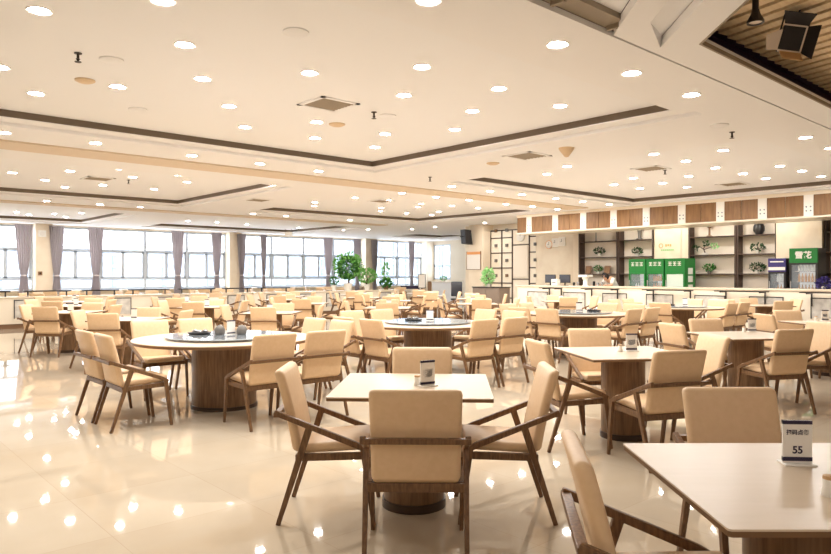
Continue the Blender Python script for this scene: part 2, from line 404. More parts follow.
def zone(p):
    cx = 'left' if p.x < 8.4 else ('right' if p.x < 17 else 'far right')
    cy = 'nearest' if p.y < 10.5 else ('middle' if p.y < 19 else 'rear')
    ins = p.z > ZS+.1
    return (('inside the %s %s ceiling coffer' if ins else 'on the soffit around the %s %s ceiling coffer') % (cy, cx))
pts = [ceil_pt(*p) for p in DL]
# lamps of the same rhythm outside the frame keep the room evenly lit
extra = [(-3,-2),(-.5,-2),(2,-2.2),(-3,1),(-3,4),(-3.4,7),(1.5,4.6),(-3,12.6),(-3,16),(0,13.5),(0,16.5),(-3,22),(0,22),(3,23),(-.5,18.8)]
for i, p in enumerate(pts + [Vector((x,y,0)) for x,y in extra]):
    out = i >= len(pts)
    if out:
        z = ZS
        if p.y < 2.8: z = ZS+.09 if p.x < p.y+1.8 else ZS
        if any(c[0]+.3 < p.x < c[1]-.3 and c[2]+.3 < p.y < c[3]-.3 for c in coffers): z = ZS+.15
        p.z = z
    o = proto_dl if i == 0 else copy_tree(proto_dl)
    o.location = (p.x, p.y, p.z-.004)
    zz = 'outside the picture behind the viewer' if out else zone(p)
    tag(o, 'small round white recessed downlight '+zz, 'ceiling light', 'downlights '+zz)
# air vents
def vent(px, py, s, label):
    p = ceil_pt(px, py); r = empty('ceiling_vent', (p.x,p.y,p.z), 0, label, 'ceiling vent')
    f = MB(); f.box(-s,s,-s,-s+.05,-.012,0); f.box(-s,s,s-.05,s,-.012,0); f.box(-s,-s+.05,-s,s,-.012,0); f.box(s-.05,s,-s,s,-.012,0); f.build('frame', 'soffit_paint', r)
    f = MB()
    for k in range(7): y = -s+.08+k*(2*s-.16)/6; f.hexa([(-s+.05,y-.03,-.002),(s-.05,y-.03,-.002),(s-.05,y+.01,-.012),(-s+.05,y+.01,-.012),(-s+.05,y-.03,.0),(s-.05,y-.03,.0),(s-.05,y+.01,-.008),(-s+.05,y+.01,-.008)])
    f.build('louvre', 'vent_grey', r)
vent(328.5,104,.27,'square white louvred ceiling vent in the nearest coffer')
vent(258,200,.28,'square ceiling vent on the soffit above the left rear tables')
vent(527,155.6,.28,'square ceiling vent in the right coffer, left end')
vent(650.7,168.4,.28,'square ceiling vent in middle of the right coffer')
vent(733,184,.28,'square ceiling vent in the right coffer, toward the serving counter')
vent(98,178.5,.28,'square ceiling vent in the middle left coffer')
vent(381,201,.28,'square ceiling vent in the right middle coffer')
def plate(px, py, r_, m, nm, label, cat, g=None):
    p = ceil_pt(px, py); o = MB().lathe([(0,-.03),(r_*.6,-.03),(r_,-.012),(r_,0)], 20).build(nm, m, None, True); o.location = (p.x,p.y,p.z); tag(o, label, cat, g)
plate(85,80,.10,'disc_tan','smoke_detector','tan round smoke detector in the nearest coffer, below left sprinkler','smoke detector')
plate(337,124,.11,'disc_tan','smoke_detector','tan round smoke detector behind the nearest square vent','smoke detector')
plate(493,163,.11,'disc_tan','smoke_detector','tan round smoke detector on the soffit right of the coffer corner','smoke detector')
for q,(px,py,l) in enumerate([(111.5,59.4,'pale round speaker cover near the left sprinkler'),(138,109,'pale round speaker cover near far edge of the nearest coffer'),(295.7,31.6,'pale round speaker cover in the top middle of the ceiling'),(387.7,115.6,'pale round speaker cover beside the middle sprinkler'),(719.6,124.8,'pale round speaker cover left of the upper right sprinkler')]):
    plate(px,py,.11,'ceiling_paint' if q else 'ceiling_paint','ceiling_speaker',l,'ceiling speaker')
def sprinkler(px, py, label):
    p = ceil_pt(px, py-4); o = MB().lathe([(0,0),(.035,0),(.035,-.008),(.012,-.012),(.012,-.05),(.02,-.055),(.006,-.075),(.03,-.08),(.03,-.085),(0,-.085)], 12).build('sprinkler', 'metal_dark', None, True)
    o.location = (p.x,p.y,p.z); tag(o, label, 'sprinkler')
sprinkler(78,57,'small dark fire sprinkler in the nearest coffer at upper left')
sprinkler(374,116,'small dark fire sprinkler in the nearest coffer right of the vent')
sprinkler(732,136,'small dark fire sprinkler in the right coffer near upper right')
sprinkler(665,174,'small dark fire sprinkler beside the vent mid right')
sprinkler(5,113,'small dark fire sprinkler at the far left ceiling edge')
sprinkler(430,181,'small dark fire sprinkler on the soffit at the middle')
sprinkler(128.5,184,'small dark fire sprinkler in the middle left coffer')
p = ceil_pt(566.5,148); o = MB().lathe([(0,0),(.12,0),(.10,-.04),(.03,-.13),(0,-.14)], 16).build('ceiling_siren','disc_tan',None,True); o.location=p; tag(o,'cone shaped cream detector hanging from the right coffer','detector')
# hanging projector-like sign box near the windows
p = pix(288.5, 229, ZS); r = empty('hanging_sign', (p.x,p.y,ZS), -YAW+0, 'white box hanging on two rods from the ceiling before the windows', 'hanging box')
MB().box(-.16,.16,-.03,.03,-.28,-.12).build('box', 'white_plastic', r)
MB().tube([(-.13,0,-.12),(-.13,0,0)],.008,6).tube([(.13,0,-.12),(.13,0,0)],.008,6).build('rods','metal_dark',r)

# track spot and barn-door spotlight in the slat opening
def spot():
    p = pix(755.5, 17, 3.45); r = empty('track_spotlight', (p.x,p.y,3.30), 0, 'small black track spotlight with pale reflector hanging from the slats', 'spotlight'); r.scale = (.72,.72,.72); r.location.z = 3.40
    MB().lathe([(.03,.34),(.035,.34),(.035,.16),(.03,.14)],14).lathe([(0,.15),(.04,.15),(.05,.1),(.09,.02),(.09,0),(.075,.0),(.03,.07)],18).build('body','track_black',r,True)
    MB().lathe([(0,.03),(.07,.012),(.074,.004)],18).build('reflector','spot_lens',r,True)
    MB().box(-.012,.012,-.012,.012,.33,.36).build('mount','track_black',r)
spot()
def barn():
    p = pix(789, 47, 3.36); r = empty('stage_spotlight', (p.x,p.y,3.36), math.radians(-62), 'big black stage spotlight with open barn door flaps at top right', 'spotlight'); r.scale = (.68,.68,.85); r.rotation_euler = (.22,.25,math.radians(-62))
    MB().box(-.13,.13,-.10,.16,-.05,.2).build('housing','track_black',r,bevel=.015)
    MB().bar((-.15,.02,.08),(-.15,.02,.3),.02,.03).bar((.15,.02,.08),(.15,.02,.3),.02,.03).bar((-.16,.02,.3),(.16,.02,.3),.03,.02,side=(0,1,0)).build('yoke','track_black',r)
    MB().bar((-.13,-.11,.2),(.13,-.11,.2),.012,.02,side=(0,1,0)).bar((-.13,-.11,-.05),(.13,-.11,-.05),.012,.02,side=(0,1,0)).bar((.13,-.11,-.05),(.13,-.11,.2),.012,.02,side=(0,1,0)).build('trim_frame','spot_lens',r)
    MB().hexa([(-.13,-.11,.2),(.13,-.11,.2),(.18,-.25,.30),(-.18,-.25,.30),(-.13,-.11,.21),(.13,-.11,.21),(.18,-.25,.31),(-.18,-.25,.31)]).build('flap','track_black',r)
    MB().hexa([(.13,-.11,-.05),(.13,-.11,.2),(.26,-.2,.22),(.26,-.2,-.1),(.14,-.11,-.05),(.14,-.11,.2),(.27,-.2,.22),(.27,-.2,-.1)]).build('flap','track_black',r)
    MB().hexa([(-.11,-.11,-.05),(.13,-.11,-.05),(.18,-.2,-.12),(-.06,-.22,-.12),(-.11,-.11,-.06),(.13,-.11,-.06),(.18,-.2,-.13),(-.06,-.22,-.13)]).build('flap','flap_tan',r)['label'] = 'tan lower flap'
    MB().hexa([(-.13,-.11,-.05),(-.13,-.11,.15),(-.30,-.12,.08),(-.26,-.12,-.06),(-.14,-.10,-.05),(-.14,-.10,.15),(-.30,-.11,.08),(-.26,-.11,-.06)]).build('flap','spot_lens',r)
    MB().tube([(0,.02,.3),(0,.02,.36)],.012,8).build('mount','track_black',r)
barn()

# ---------------------------------------------------------------- furniture
def make_chair():
    r = empty('dining_chair', (0,0,0))
    zb, zt = .40, .862
    def lean(v):
        t = (v.z-zb)/(zt-zb)
        v.y += -.172 - .118*t + .035*t*(1-t) + .012*(v.x/.22)**2*-1*-1*t
        v.x *= (1-.03*(1-t)) ; return v
    MB().soft(.445,.058,zt-zb,(0,0,(zb+zt)/2),.026,3,6,lean).build('backrest','leather',r,True)
    def crown(v):
        if v.z > .44: v.z += .008*(1-(v.x/.22)**2)
        v.z += .012*(v.y/.2); return v
    MB().soft(.425,.42,.055,(0,.03,.425),.022,3,0,crown).build('seat','leather',r,True)
    f = MB(); f.bar((-.225,-.165,.375),(-.225,.215,.385),.028,.04); f.bar((.225,-.165,.375),(.225,.215,.385),.028,.04)
    f.bar((-.235,-.165,.368),(.235,-.165,.368),.03,.045,side=(0,1,0)); f.bar((-.235,.205,.385),(.235,.205,.385),.026,.035,side=(0,1,0))
    f.build('seat_frame','chair_wood',r,bevel=.003)
    for s_ in (-1,1):
        MB().bar((s_*.248,-.295,.632),(s_*.248,.17,.447),.028,.030,.030,.034).bar((s_*.248,.165,.449),(s_*.246,.232,.415),.030,.034,.028,.028).build('armrest','chair_wood',r,bevel=.005)
        MB().bar((s_*.247,.205,.43),(s_*.243,.262,.0),.028,.038,.022,.024).build('leg','chair_wood',r,bevel=.003)
        MB().bar((s_*.247,-.098,.548),(s_*.243,-.275,.0),.028,.040,.022,.026).build('leg','chair_wood',r,bevel=.003)
    MB().bar((-.262,-.281,.619),(.262,-.281,.619),.034,.027,side=(0,1,0)).build('back_rail','chair_wood',r,bevel=.003)
    return r
def rounded(s, r, n=4):
    p = []
    for cx, cy, a0 in ((s-r,s-r,0),(-s+r,s-r,90),(-s+r,-s+r,180),(s-r,-s+r,270)):
        for k in range(n+1): a = math.radians(a0+90*k/n); p.append((cx+r*math.cos(a), cy+r*math.sin(a)))
    return p
TZ = .73
def make_square():
    r = empty('square_table', (0,0,0))
    MB().prism(rounded(.46,.012), TZ-.006, TZ).build('tabletop','tabletop_light',r)
    MB().prism(rounded(.459,.012), TZ-.022, TZ-.006).build('edge_band','tabletop_edge',r)
    MB().lathe([(0,.05),(.185,.05),(.185,TZ-.026),(0,TZ-.026)],36).build('pedestal','table_wood',r,True)
    MB().lathe([(0,0),(.195,0),(.195,.05),(0,.05)],36).build('plinth','plinth_dark',r,True)
    return r
def make_round():
    r = empty('round_table', (0,0,0))
    R = .93
    MB().lathe([(0,TZ-.008),(R,TZ-.008),(R,TZ),(0,TZ)],72).build('tabletop','tabletop_light',r,True)
    MB().lathe([(0,TZ-.034),(R-.006,TZ-.034),(R-.002,TZ-.008),(0,TZ-.008)],72).build('edge_band','tabletop_edge',r,True)
    MB().lathe([(0,.04),(.335,.04),(.335,TZ-.034),(0,TZ-.034)],48).build('pedestal','table_wood',r,True)
    MB().lathe([(0,0),(.345,0),(.345,.04),(0,.04)],48).build('plinth','plinth_dark',r,True)
    t = MB().lathe([(0,TZ+.02),(.60,TZ+.02),(.605,TZ+.026),(.60,TZ+.032),(0,TZ+.032)],64).build('turntable','glass_disc',r,True)
    MB().lathe([(0,TZ),(.10,TZ),(.10,TZ+.02),(0,TZ+.02)],24).build('bearing','metal_steel',t,True)
    return r
def make_card():
    r = empty('card_stand', (0,0,0))
    MB().box(-.055,.055,-.035,.035,0,.006).build('base','white_plastic',r,bevel=.002)
    MB().box(-.05,.05,-.004,.004,.006,.155).build('card','card_white',r)
    MB().box(-.05,.05,-.006,.006,.142,.155).build('band','ink_navy',r); MB().box(-.05,.05,-.006,.006,.012,.026).build('band','ink_navy',r)
    return r
def make_shaker():
    r = MB().lathe([(0,0),(.022,0),(.024,.004),(.019,.03),(.020,.052),(0,.052)],18).build('salt_shaker','white_plastic',None,True)
    MB().lathe([(.0195,.05),(.018,.062),(0,.066)],18).build('cap','flap_tan',r,True); return r
chair0, sq0, rd0, card0, sh0 = make_chair(), make_square(), make_round(), make_card(), make_shaker()
used = set()
def inst(proto, loc, rz, label, cat, group):
    if proto.name in used: o = copy_tree(proto)
    else:
        if proto.name not in KIDS:
            KIDS[proto.name] = kids(proto)
            for k_ in KIDS[proto.name]: KIDS[k_.name] = kids(k_)
        used.add(proto.name); o = proto
    o.location = loc; o.rotation_euler = (0,0,rz); tag(o, label, cat, group); return o
def rzc(phi): return math.radians(-42-phi)       # heading relative to the line of sight
def chair(p, phi, where, group='beige armchairs at the square tables'):
    return inst(chair0, (p.x,p.y,0), rzc(phi), 'beige armchair '+where, 'chair', group)
def card(p, phi, where): return inst(card0, (p.x,p.y,TZ if len(where)<1 else p.z), rzc(phi), 'small white card stand '+where, 'card stand', 'menu card stands on the tables')
def shaker(p, where): return inst(sh0, (p.x,p.y,p.z), 0, 'white salt shaker '+where, 'shaker', 'salt shakers on the tables')
def rot(x, y, phi):   # local offsets (right, ahead) in a table frame turned by phi clockwise
    a = math.radians(phi); return (x*math.cos(a)+y*math.sin(a), -x*math.sin(a)+y*math.cos(a))
def square(cx, cd, phi, desc, chairs, cardpx=None):
    p = cam2w(cx, cd); inst(sq0, (p.x,p.y,0), rzc(phi), 'pale topped square table, '+desc, 'table', 'square tables')
    for side, (ox, oy, ph) in chairs.items():
        q = cam2w(ox, oy); chair(q, ph, 'on %s side of %s' % (side, desc))
def back2o(x, d, phi, back=.285):      # origin of a chair whose back stands at x, d
    a = math.radians(phi); return (x+math.sin(a)*back, d+math.cos(a)*back, phi)
# foreground
D1 = 'the front table in the middle'
square(-.01, 4.16, 3, D1, {'near': back2o(0, 3.19, 1), 'far': back2o(.05, 5.08, 181), 'left': back2o(-.78, 4.05, 90), 'right': back2o(.80, 4.05, -89)})
D0 = 'the table cut off at lower right'
square(1.285, 2.25, 0, D0, {'far': back2o(1.50, 3.27, 180), 'left': back2o(.50, 2.17, 97), 'near': back2o(1.40, .98, -4)})
D2 = 'the second front table, right of the middle one'
square(1.80, 5.90, -8, D2, {'near': back2o(1.90, 4.86, -17), 'far': back2o(1.75, 6.88, 174), 'left': back2o(.99, 5.6, 78), 'right': back2o(2.68, 6.08, -98)})
D3 = 'the third front table, further right'
square(3.70, 7.62, -9, D3, {'near': back2o(3.78, 6.76, -14), 'far': back2o(3.58, 8.42, 171), 'left': back2o(2.84, 7.58, 76), 'right': back2o(4.66, 7.78, -101)})
D5 = 'the fourth front table, near the right edge'
square(5.8, 9.55, -5, D5, {'near': back2o(5.75, 8.68, -4), 'far': back2o(5.7, 10.45, 176), 'left': back2o(4.80, 9.4, 84), 'right': back2o(6.75, 9.5, -95)})
# cards & shakers in the foreground
def P(px, py, z=TZ): return pix(px, py, z)
def card_txt(o, n):
    text_mesh('扫码点餐', .0195, 'writing', 'ink_navy', o, (0,-.0046,.112), (PI/2,0,0), .0004)
    text_mesh(n, .036, 'number', 'ink_navy', o, (0,-.0046,.05), (PI/2,0,0), .001)
p = P(797,464); o = card(p, 4, 'reading 55 on the table cut off at lower right'); card_txt(o, '55')
def badge(o):
    MB().prism([(-.032,0),(.032,0),(.032,.034),(.02,.046),(-.02,.046),(-.032,.034)], 0, .002).build('badge','ink_grey',o).matrix_local = Matrix.Translation((0,-.004,.10)) @ Matrix.Rotation(-PI/2,4,'X')
p = P(427.5,386); o = card(p, -32, 'beside the salt shaker on the middle front table'); badge(o)
p = P(631.5,351); o = card(p, -6, 'on the second front table'); badge(o)
p = P(752,331.5); o = card(p, -4, 'on the third front table'); badge(o)
p = P(825,320.5); o = card(p, 0, 'on the fourth front table'); badge(o)
shaker(P(417.5,385.5), 'left of the card on the middle front table')
shaker(P(620,351.5), 'left of the card on the second front table')
shaker(P(744,332), 'left of the card on the third front table')
shaker(P(829.5,496), 'on the right of the table cut off at lower right')
shaker(P(816,320.5), 'left of the card on the fourth front table')
# round tables
GR = 'beige armchairs at the round tables'
def roundt(cx, cd, desc, ds=(1,1,1,1), skip=(), tg=(0,0,0,0)):
    c = cam2w(cx, cd); inst(rd0, (c.x,c.y,0), math.radians(-42), 'large round table with glass turntable, '+desc, 'table', 'round tables')
    for k, (side, n, ang) in enumerate((('near right', Vector((0,-1,0)), 0), ('near left', Vector((-1,0,0)), -90), ('far left', Vector((0,1,0)), 180), ('far right', Vector((1,0,0)), 90))):
        tn = Vector((-n.y, n.x, 0))
        for s_ in (-1,1):
            if (k, s_) in skip: continue
            q = c + n*ds[k] + tn*(s_*.285+tg[k])
            lr = ('first' if s_ < 0 else 'second')
            lat = (q-c).dot(RT); other = (n*ds[k] + tn*(tg[k]-s_*.285)).dot(RT)
            inst(chair0, (q.x,q.y,0), math.radians(ang)+random.uniform(-.04,.04), 'beige armchair, %s of %s pair, %s' % ('left' if lat < other else 'right', side, desc), 'chair', GR)
    return c
E1, E2, E3, E4 = 'the biggest round table at left', 'the middle round table', 'round table right of centre', 'round table near serving counter'
c1 = roundt(-2.045, 7.28, E1, (1.02,1.05,1.1,1.17), tg=(.15,0,0,.15))
c2 = roundt(.17, 9.5, E2, (1.08,1.05,1.1,1.25), tg=(0,.12,0,0))
c3 = roundt(2.86, 12.0, E3, (1.0,1.0,1.1,1.15))
c4 = roundt(5.5, 14.3, E4, (1.0,1.0,1.05,1.05))
# things standing on the turntables
TT = TZ+.032
def V3(c, x, d, z=TT): q = cam2w(x, d); return Vector((c.x+q.x, c.y+q.y, z))
def jar(p, m, r_, h, label, cat='jar', nm='condiment_jar'):
    o = MB().lathe([(0,0),(r_*.8,0),(r_,h*.15),(r_,h*.6),(r_*.7,h*.85),(r_*.3,h),(0,h)],18).build(nm,m,None,True); o.location = p; tag(o, label, cat, 'condiment jars on the turntables')
jar(V3(c1,-.05,.0), 'pot_grey', .055,.10,'round grey jar left of the card on the biggest round table')
jar(V3(c1,.18,.02), 'pot_grey', .055,.10,'round grey jar right of the card on the biggest round table')
card(V3(c1,.07,0), -50, 'between two grey jars on the biggest round table')
card(V3(c2,.03,-.02), 0, 'on the middle round table turntable')
card(V3(c3,.02,-.02), 0, 'on the turntable of the round table right of centre')
card(V3(c4,.16,-.02), 0, 'on the round table near the serving counter')
def tray(p, label):
    r = empty('condiment_tray', p, 0, label, 'tray', 'condiment trays on the turntables')
    MB().lathe([(0,0),(.11,0),(.13,.02),(.125,.02),(.105,.006),(0,.006)],24).build('dish','black_plastic',r,True)
    for a in range(3): MB().lathe([(0,.006),(.028,.006),(.03,.04),(.012,.05),(0,.055)],12,(.06*math.cos(a*2.1),.06*math.sin(a*2.1),0)).build('pot','metal_steel',r,True)
tray(V3(c1,-.28,.05), 'small dark tray of steel pots on the biggest round table')
tray(V3(c2,-.2,.05), 'small dark tray of steel pots on the middle round table')
tray(V3(c3,.3,.05), 'small dark tray of steel pots on the round table right of centre')
tray(V3(c4,-.15,.05), 'small dark tray of steel pots on the round table by the counter')
# further rows of square tables
ordn = ['first','second','third','fourth','fifth','sixth','seventh']
rowdesc = {0:'first row behind round tables', 1:'second row behind round tables', 2:'third row behind round tables', 3:'row before low partition', 4:'row behind low partition', 5:'row along the windows'}
rows = [(0,[(3.72,10.7),(6.28,10.85),(9.0,10.85),(11.75,10.9),(14.5,10.5)]),
        (1,[(3.61,13.43),(6.36,13.75),(8.9,13.75),(11.55,13.7),(14.2,13.3)]),
        (2,[(4.4,16.2),(7.1,16.35),(9.8,16.3),(12.5,16.2),(15.1,16.0)]),
        (3,[(5.1,18.6),(8.75,18.75),(11.4,18.7),(14.0,18.6),(16.5,18.1)]),
        (4,[(5.6,22.6),(8.3,22.6),(11.0,22.6),(13.7,22.6),(16.4,22.6),(19.1,22.2)]),
        (5,[(6.6,25.4),(9.3,25.4),(12.0,25.4),(14.7,25.4),(17.4,25.4)])]
rnd = random.Random(3)
for ri, lst in rows:
    for k, (x, y) in enumerate(lst):
        cd = Vector((x,y,0)).dot(FW); cx = Vector((x,y,0)).dot(RT)
        d = '%s table from left, %s' % (ordn[k], rowdesc[ri])
        ch = {}
        for side, (ox, oy), ph in (('near',(0,-.84),0),('far',(0,.86),180),('left',(-.84,0),90),('right',(.86,0),-90)):
            ph2 = ph + rnd.uniform(-6,6); e = rnd.uniform(0,.08)
            bx = cx+ox*(1+e)+rnd.uniform(-.05,.05); bd = cd+oy*(1+e)+rnd.uniform(-.05,.05)
            ch[side] = back2o(bx, bd, ph2)
        square(cx, cd, rnd.uniform(-4,4), d, ch)
        if ri < 4:
            card(Vector((x+rnd.uniform(-.1,.1), y+rnd.uniform(-.1,.1), TZ)), rnd.uniform(-30,30), 'on '+d)
# a table beside the serving counter
square(7.75, 15.1, 0, 'the last table before the serving counter', {'left': back2o(6.93,15.1,80),'near': back2o(7.7,14.2,-8),'far': back2o(7.8,15.95,175),'right': back2o(8.5,15.15,-92)})

# ---------------------------------------------------------------- low partition with rails (left half of room)
PY = 20.35
for k, (x0, x1) in enumerate(((1.2,5.9),(6.0,10.9),(11.0,17.3))):
    w = x1-x0; r = empty('low_partition', ((x0+x1)/2, PY, 0), 0, 'low cream partition with framed marble inserts, %s section' % ['left end','middle','right end, carrying plants'][k], 'partition', 'low partition sections')
    MB().box(-w/2,w/2,-.17,.17,.12,.79).build('body','counter_white',r); MB().box(-w/2-.02,w/2+.02,-.2,.2,.79,.83).build('top_slab','marble',r,bevel=.006)
    MB().box(-w/2,w/2,-.15,.15,0,.12).build('plinth','pot_brown',r)
    n = int(w/1.2)
    for q in range(n):
        xx = -w/2+.5+q*1.2
        if xx+.55 > w/2: break
        pn = MB().box(xx,xx+.55,-.182,-.17,.28,.73).build('insert_panel','marble_insert',r)
        f = MB(); f.box(xx-.02,xx,-.19,-.17,.26,.75); f.box(xx+.55,xx+.57,-.19,-.17,.26,.75); f.box(xx-.02,xx+.57,-.19,-.17,.73,.75); f.build('panel_frame','metal_dark',pn)
k = 0; x = 1.6
while x < 16.5:
    L = 1.15 if k % 3 else .95
    r = empty('guard_rail', (x+L/2, PY, .83), 0, 'dark metal rail on short posts on top of the low partition', 'rail', 'metal rails on the low partition')
    MB().box(-L/2,L/2,-.1,.1,.12,.155).build('top_bar','metal_dark',r)
    for s_ in (-1,1): MB().box(s_*(L/2-.1)-.015,s_*(L/2-.1)+.015,-.02,.02,0,.12).build('post','metal_dark',r)
    x += L+.32; k += 1
    if x > 12.6: x = 17
# plants
def foliage(n, rad, cz, ls, seed, shape=1.0, spike=None):
    rr = random.Random(seed); b = MB()
    for i in range(n):
        while True:
            v = Vector((rr.uniform(-1,1),rr.uniform(-1,1),rr.uniform(-1,1)))
            if v.length < 1: break
        v = v.normalized()*(v.length**.45)
        p = Vector((v.x*rad[0], v.y*rad[1], cz+v.z*rad[2]))
        d = (v+Vector((rr.uniform(-.7,.7),rr.uniform(-.7,.7),rr.uniform(-.3,.8)))).normalized(); s_ = d.cross(Vector((rr.uniform(-1,1),rr.uniform(-1,1),rr.uniform(-1,1)))).normalized()
        l = ls*rr.uniform(.6,1.2); w = l*.32; nn = d.cross(s_)*.12*l
        vs = [b.bm.verts.new(q) for q in (p, p+d*l*.5+s_*w+nn, p+d*l, p+d*l*.5-s_*w+nn)]
        b.bm.faces.new(vs)
    return b
def plant(loc, label, pot, potm, fol, folm, stem=True, nm='potted_plant', cat='plant', group=None, light=None):
    r = empty(nm, loc, 0, label, cat, group); pr, ph = pot
    MB().lathe([(0,0),(pr*.7,0),(pr,ph),(pr*.88,ph),(pr*.85,ph-.02),(0,ph-.02)],18).build('pot',potm,r,True)
    n, rad, cz, ls, sd = fol
    if stem:
        b = MB(); rr = random.Random(sd+9)
        for q in range(4): b.tube([(rr.uniform(-.2,.2)*pr,rr.uniform(-.2,.2)*pr,ph-.03),(rr.uniform(-.3,.3)*rad[0],rr.uniform(-.3,.3)*rad[1],cz*.7),(rr.uniform(-.6,.6)*rad[0],rr.uniform(-.6,.6)*rad[1],cz+rad[2]*.3)],[.012+pr*.06,.01+pr*.03,.005],6)
        b.build('stem','bark',r,True)
    foliage(n, rad, cz, ls, sd).build('foliage',folm,r)
    if light:
        n, rad, cz, ls, sd = light; foliage(n, rad, cz, ls, sd).build('outer_foliage','leaf_light',r)
    return r
x = on_y(348, PY); plant((x,PY,.83),'big dark green bushy tree in a pot on the low partition',(.17,.27),'pot_white',(900,(.36,.36,.38),.84,.12,1),'leaf',light=(420,(.52,.50,.46),.92,.12,2))
x = on_y(367, PY); plant((x,PY,.83),'light green bushy plant in white pot right of the big tree',(.12,.22),'pot_white',(360,(.34,.3,.24),.55,.11,3),'leaf_light')
x = on_y(334, PY); plant((x,PY,.83),'little green plant in white pot left of the big tree',(.09,.2),'pot_white',(120,(.16,.16,.12),.36,.09,4),'leaf')
x = on_y(386, PY); r = plant((x,PY,.83),'slender green plant with a tall spike in brown pot',(.11,.14),'pot_brown',(260,(.22,.2,.14),.26,.11,5),'leaf',light=(160,(.10,.10,.42),.62,.11,6))
# ---------------------------------------------------------------- serving counter, right
CX = 17.2; CY0, CY1 = 2.6, 14.2
r = empty('serving_counter', (CX+.3, (CY0+CY1)/2, 0), 0, 'long cream serving counter running below the wood panelled canopy', 'counter')
hl = (CY1-CY0)/2
MB().box(-.28,.28,-hl+.02,hl-.02,.1,1.03).build('body','counter_white',r); MB().box(-.32,.32,-hl,hl,1.03,1.075).build('worktop','marble',r,bevel=.006); MB().box(-.24,.24,-hl+.04,hl-.04,0,.1).build('plinth','reveal_dark',r)
for q in range(8):
    yy = -hl+.8+q*1.37
    pn = MB().box(-.292,-.28,yy,yy+.75,.42,.86).build('insert_panel','marble_insert',r)
    f = MB(); f.box(-.30,-.28,yy-.018,yy,.40,.88); f.box(-.30,-.28,yy+.75,yy+.768,.40,.88); f.box(-.30,-.28,yy-.018,yy+.768,.86,.88); f.build('panel_frame','metal_dark',pn)
for q, (pa, pb) in enumerate(((541,561),(583,618),(644,692),(716,768),(801,860))):
    y1, y0 = on_x(pa, CX-.25), on_x(pb, CX-.25)
    r = empty('tray_rail', (CX-.03,(y0+y1)/2,.88), 0, 'dark metal tray rail on brackets along the serving counter front, %s from the left' % ordn[q], 'tray rail', 'tray rails on the counter front')
    h = (y1-y0)/2
    b = MB()
    for xx in (-.32,-.24,-.16): b.box(xx-.015,xx+.015,-h,h,.11,.135)
    b.build('rail_bars','metal_dark',r)
    for s_ in (-1,1):
        MB().box(-.34,.02,s_*(h-.15)-.012,s_*(h-.15)+.012,.085,.11).box(-.02,.02,s_*(h-.15)-.012,s_*(h-.15)+.012,-.2,.11).build('bracket','metal_dark',r)
# canopy
CFX = 17.0
r = empty('serving_canopy', (CFX, 8.4, 2.70), 0, 'long canopy with wood panels and white pillars above the serving counter', 'canopy')
cy0, cy1 = 2.6, 14.0
MB().box(-.06,1.1,cy0-8.4,cy1-8.4,0,.035).build('bottom_slab','counter_white',r)
MB().box(0,1.05,cy0-8.4,cy1-8.4,.035,.6).build('body','counter_white',r)
MB().box(-.05,.0,cy0-8.4,cy1-8.4,.52,.6).build('top_trim','counter_white',r)
yy = 13.98; n_ = 0
while yy > cy0+.5:
    y_hi = 13.98 if n_ == 0 else (13.5-.10-(n_-1)); y_lo = 13.5-n_+.10
    if y_lo < cy0: break
    for a, c_ in (((y_lo, y_hi),) if n_ == 0 else ((y_lo,(y_lo+y_hi)/2-.008),((y_lo+y_hi)/2+.008,y_hi))):
        MB().box(-.03,0,a-8.4,c_-8.4,.05,.52).build('wood_panel','wood_panel',r)
    pl = MB().box(-.05,0,13.5-n_-.10-8.4,13.5-n_+.10-8.4,.035,.52).build('pillar','white_plastic',r)
    d_ = MB()
    for a in (-1,1):
        for c_ in (0,1): d_.lathe([(.0,0),(.018,0),(.018,-.004),(0,-.004)],10,(-.05,13.5-n_-8.4+a*.045,.16+c_*.09),axis='x')
    d_.build('screw_dots','ink_grey',pl)
    n_ += 1; yy = y_lo
# shelving wall behind
SX = 19.15
def shelf_unit(y0, y1, label, levels=(1.44,1.98,2.50,3.0)):
    r = empty('shelf_unit', (SX, (y0+y1)/2, 0), 0, label, 'shelves', 'open shelves on the wall behind the counter'); h = (y1-y0)/2
    MB().box(.3,.34,-h,h,0,3.28).build('back_panel','shelf_back',r)
    for s_ in (-1,1): MB().box(0,.3,s_*h-.045 if s_>0 else -h,h if s_>0 else -h+.045,0,3.28).build('upright','shelf_dark',r)
    for z in levels: MB().box(0.02,.3,-h+.045,h-.045,z-.028,z).build('shelf','shelf_dark',r)
    MB().box(.0,.3,-h+.045,h-.045,0,.85).build('cabinet_base','wood_panel',r)
shelf_unit(11.72,13.17,'shelf bay with potted plants left of the green fridges, above the person')
shelf_unit(10.5,11.70,'shelf bay above the left green fridge')
shelf_unit(8.04,9.40,'shelf bay with bonsai, right of the green fridges')
shelf_unit(6.98,8.02,'shelf bay with black vase and trailing plants')
shelf_unit(3.4,5.85,'shelf bay at the right edge beyond the tall fridge')
struct(MB().box(SX+.06,XR,9.66,10.5,0,3.28).build('wall_panel_marble','marble'))
struct(MB().box(SX+.10,XR,9.40,9.66,0,3.28).build('wall_panel_tan','column_stone'))
struct(MB().box(SX-.1,XR,5.87,6.96,0,3.28).build('wall_pier','marble'))
struct(MB().box(SX+.1,XR,13.19,13.45,0,3.28).build('wall_panel_tan_left','column_stone'))
struct(MB().box(SX+.2,XR,13.45,15.1,0,3.28).build('wall_panel_clocks','marble'))
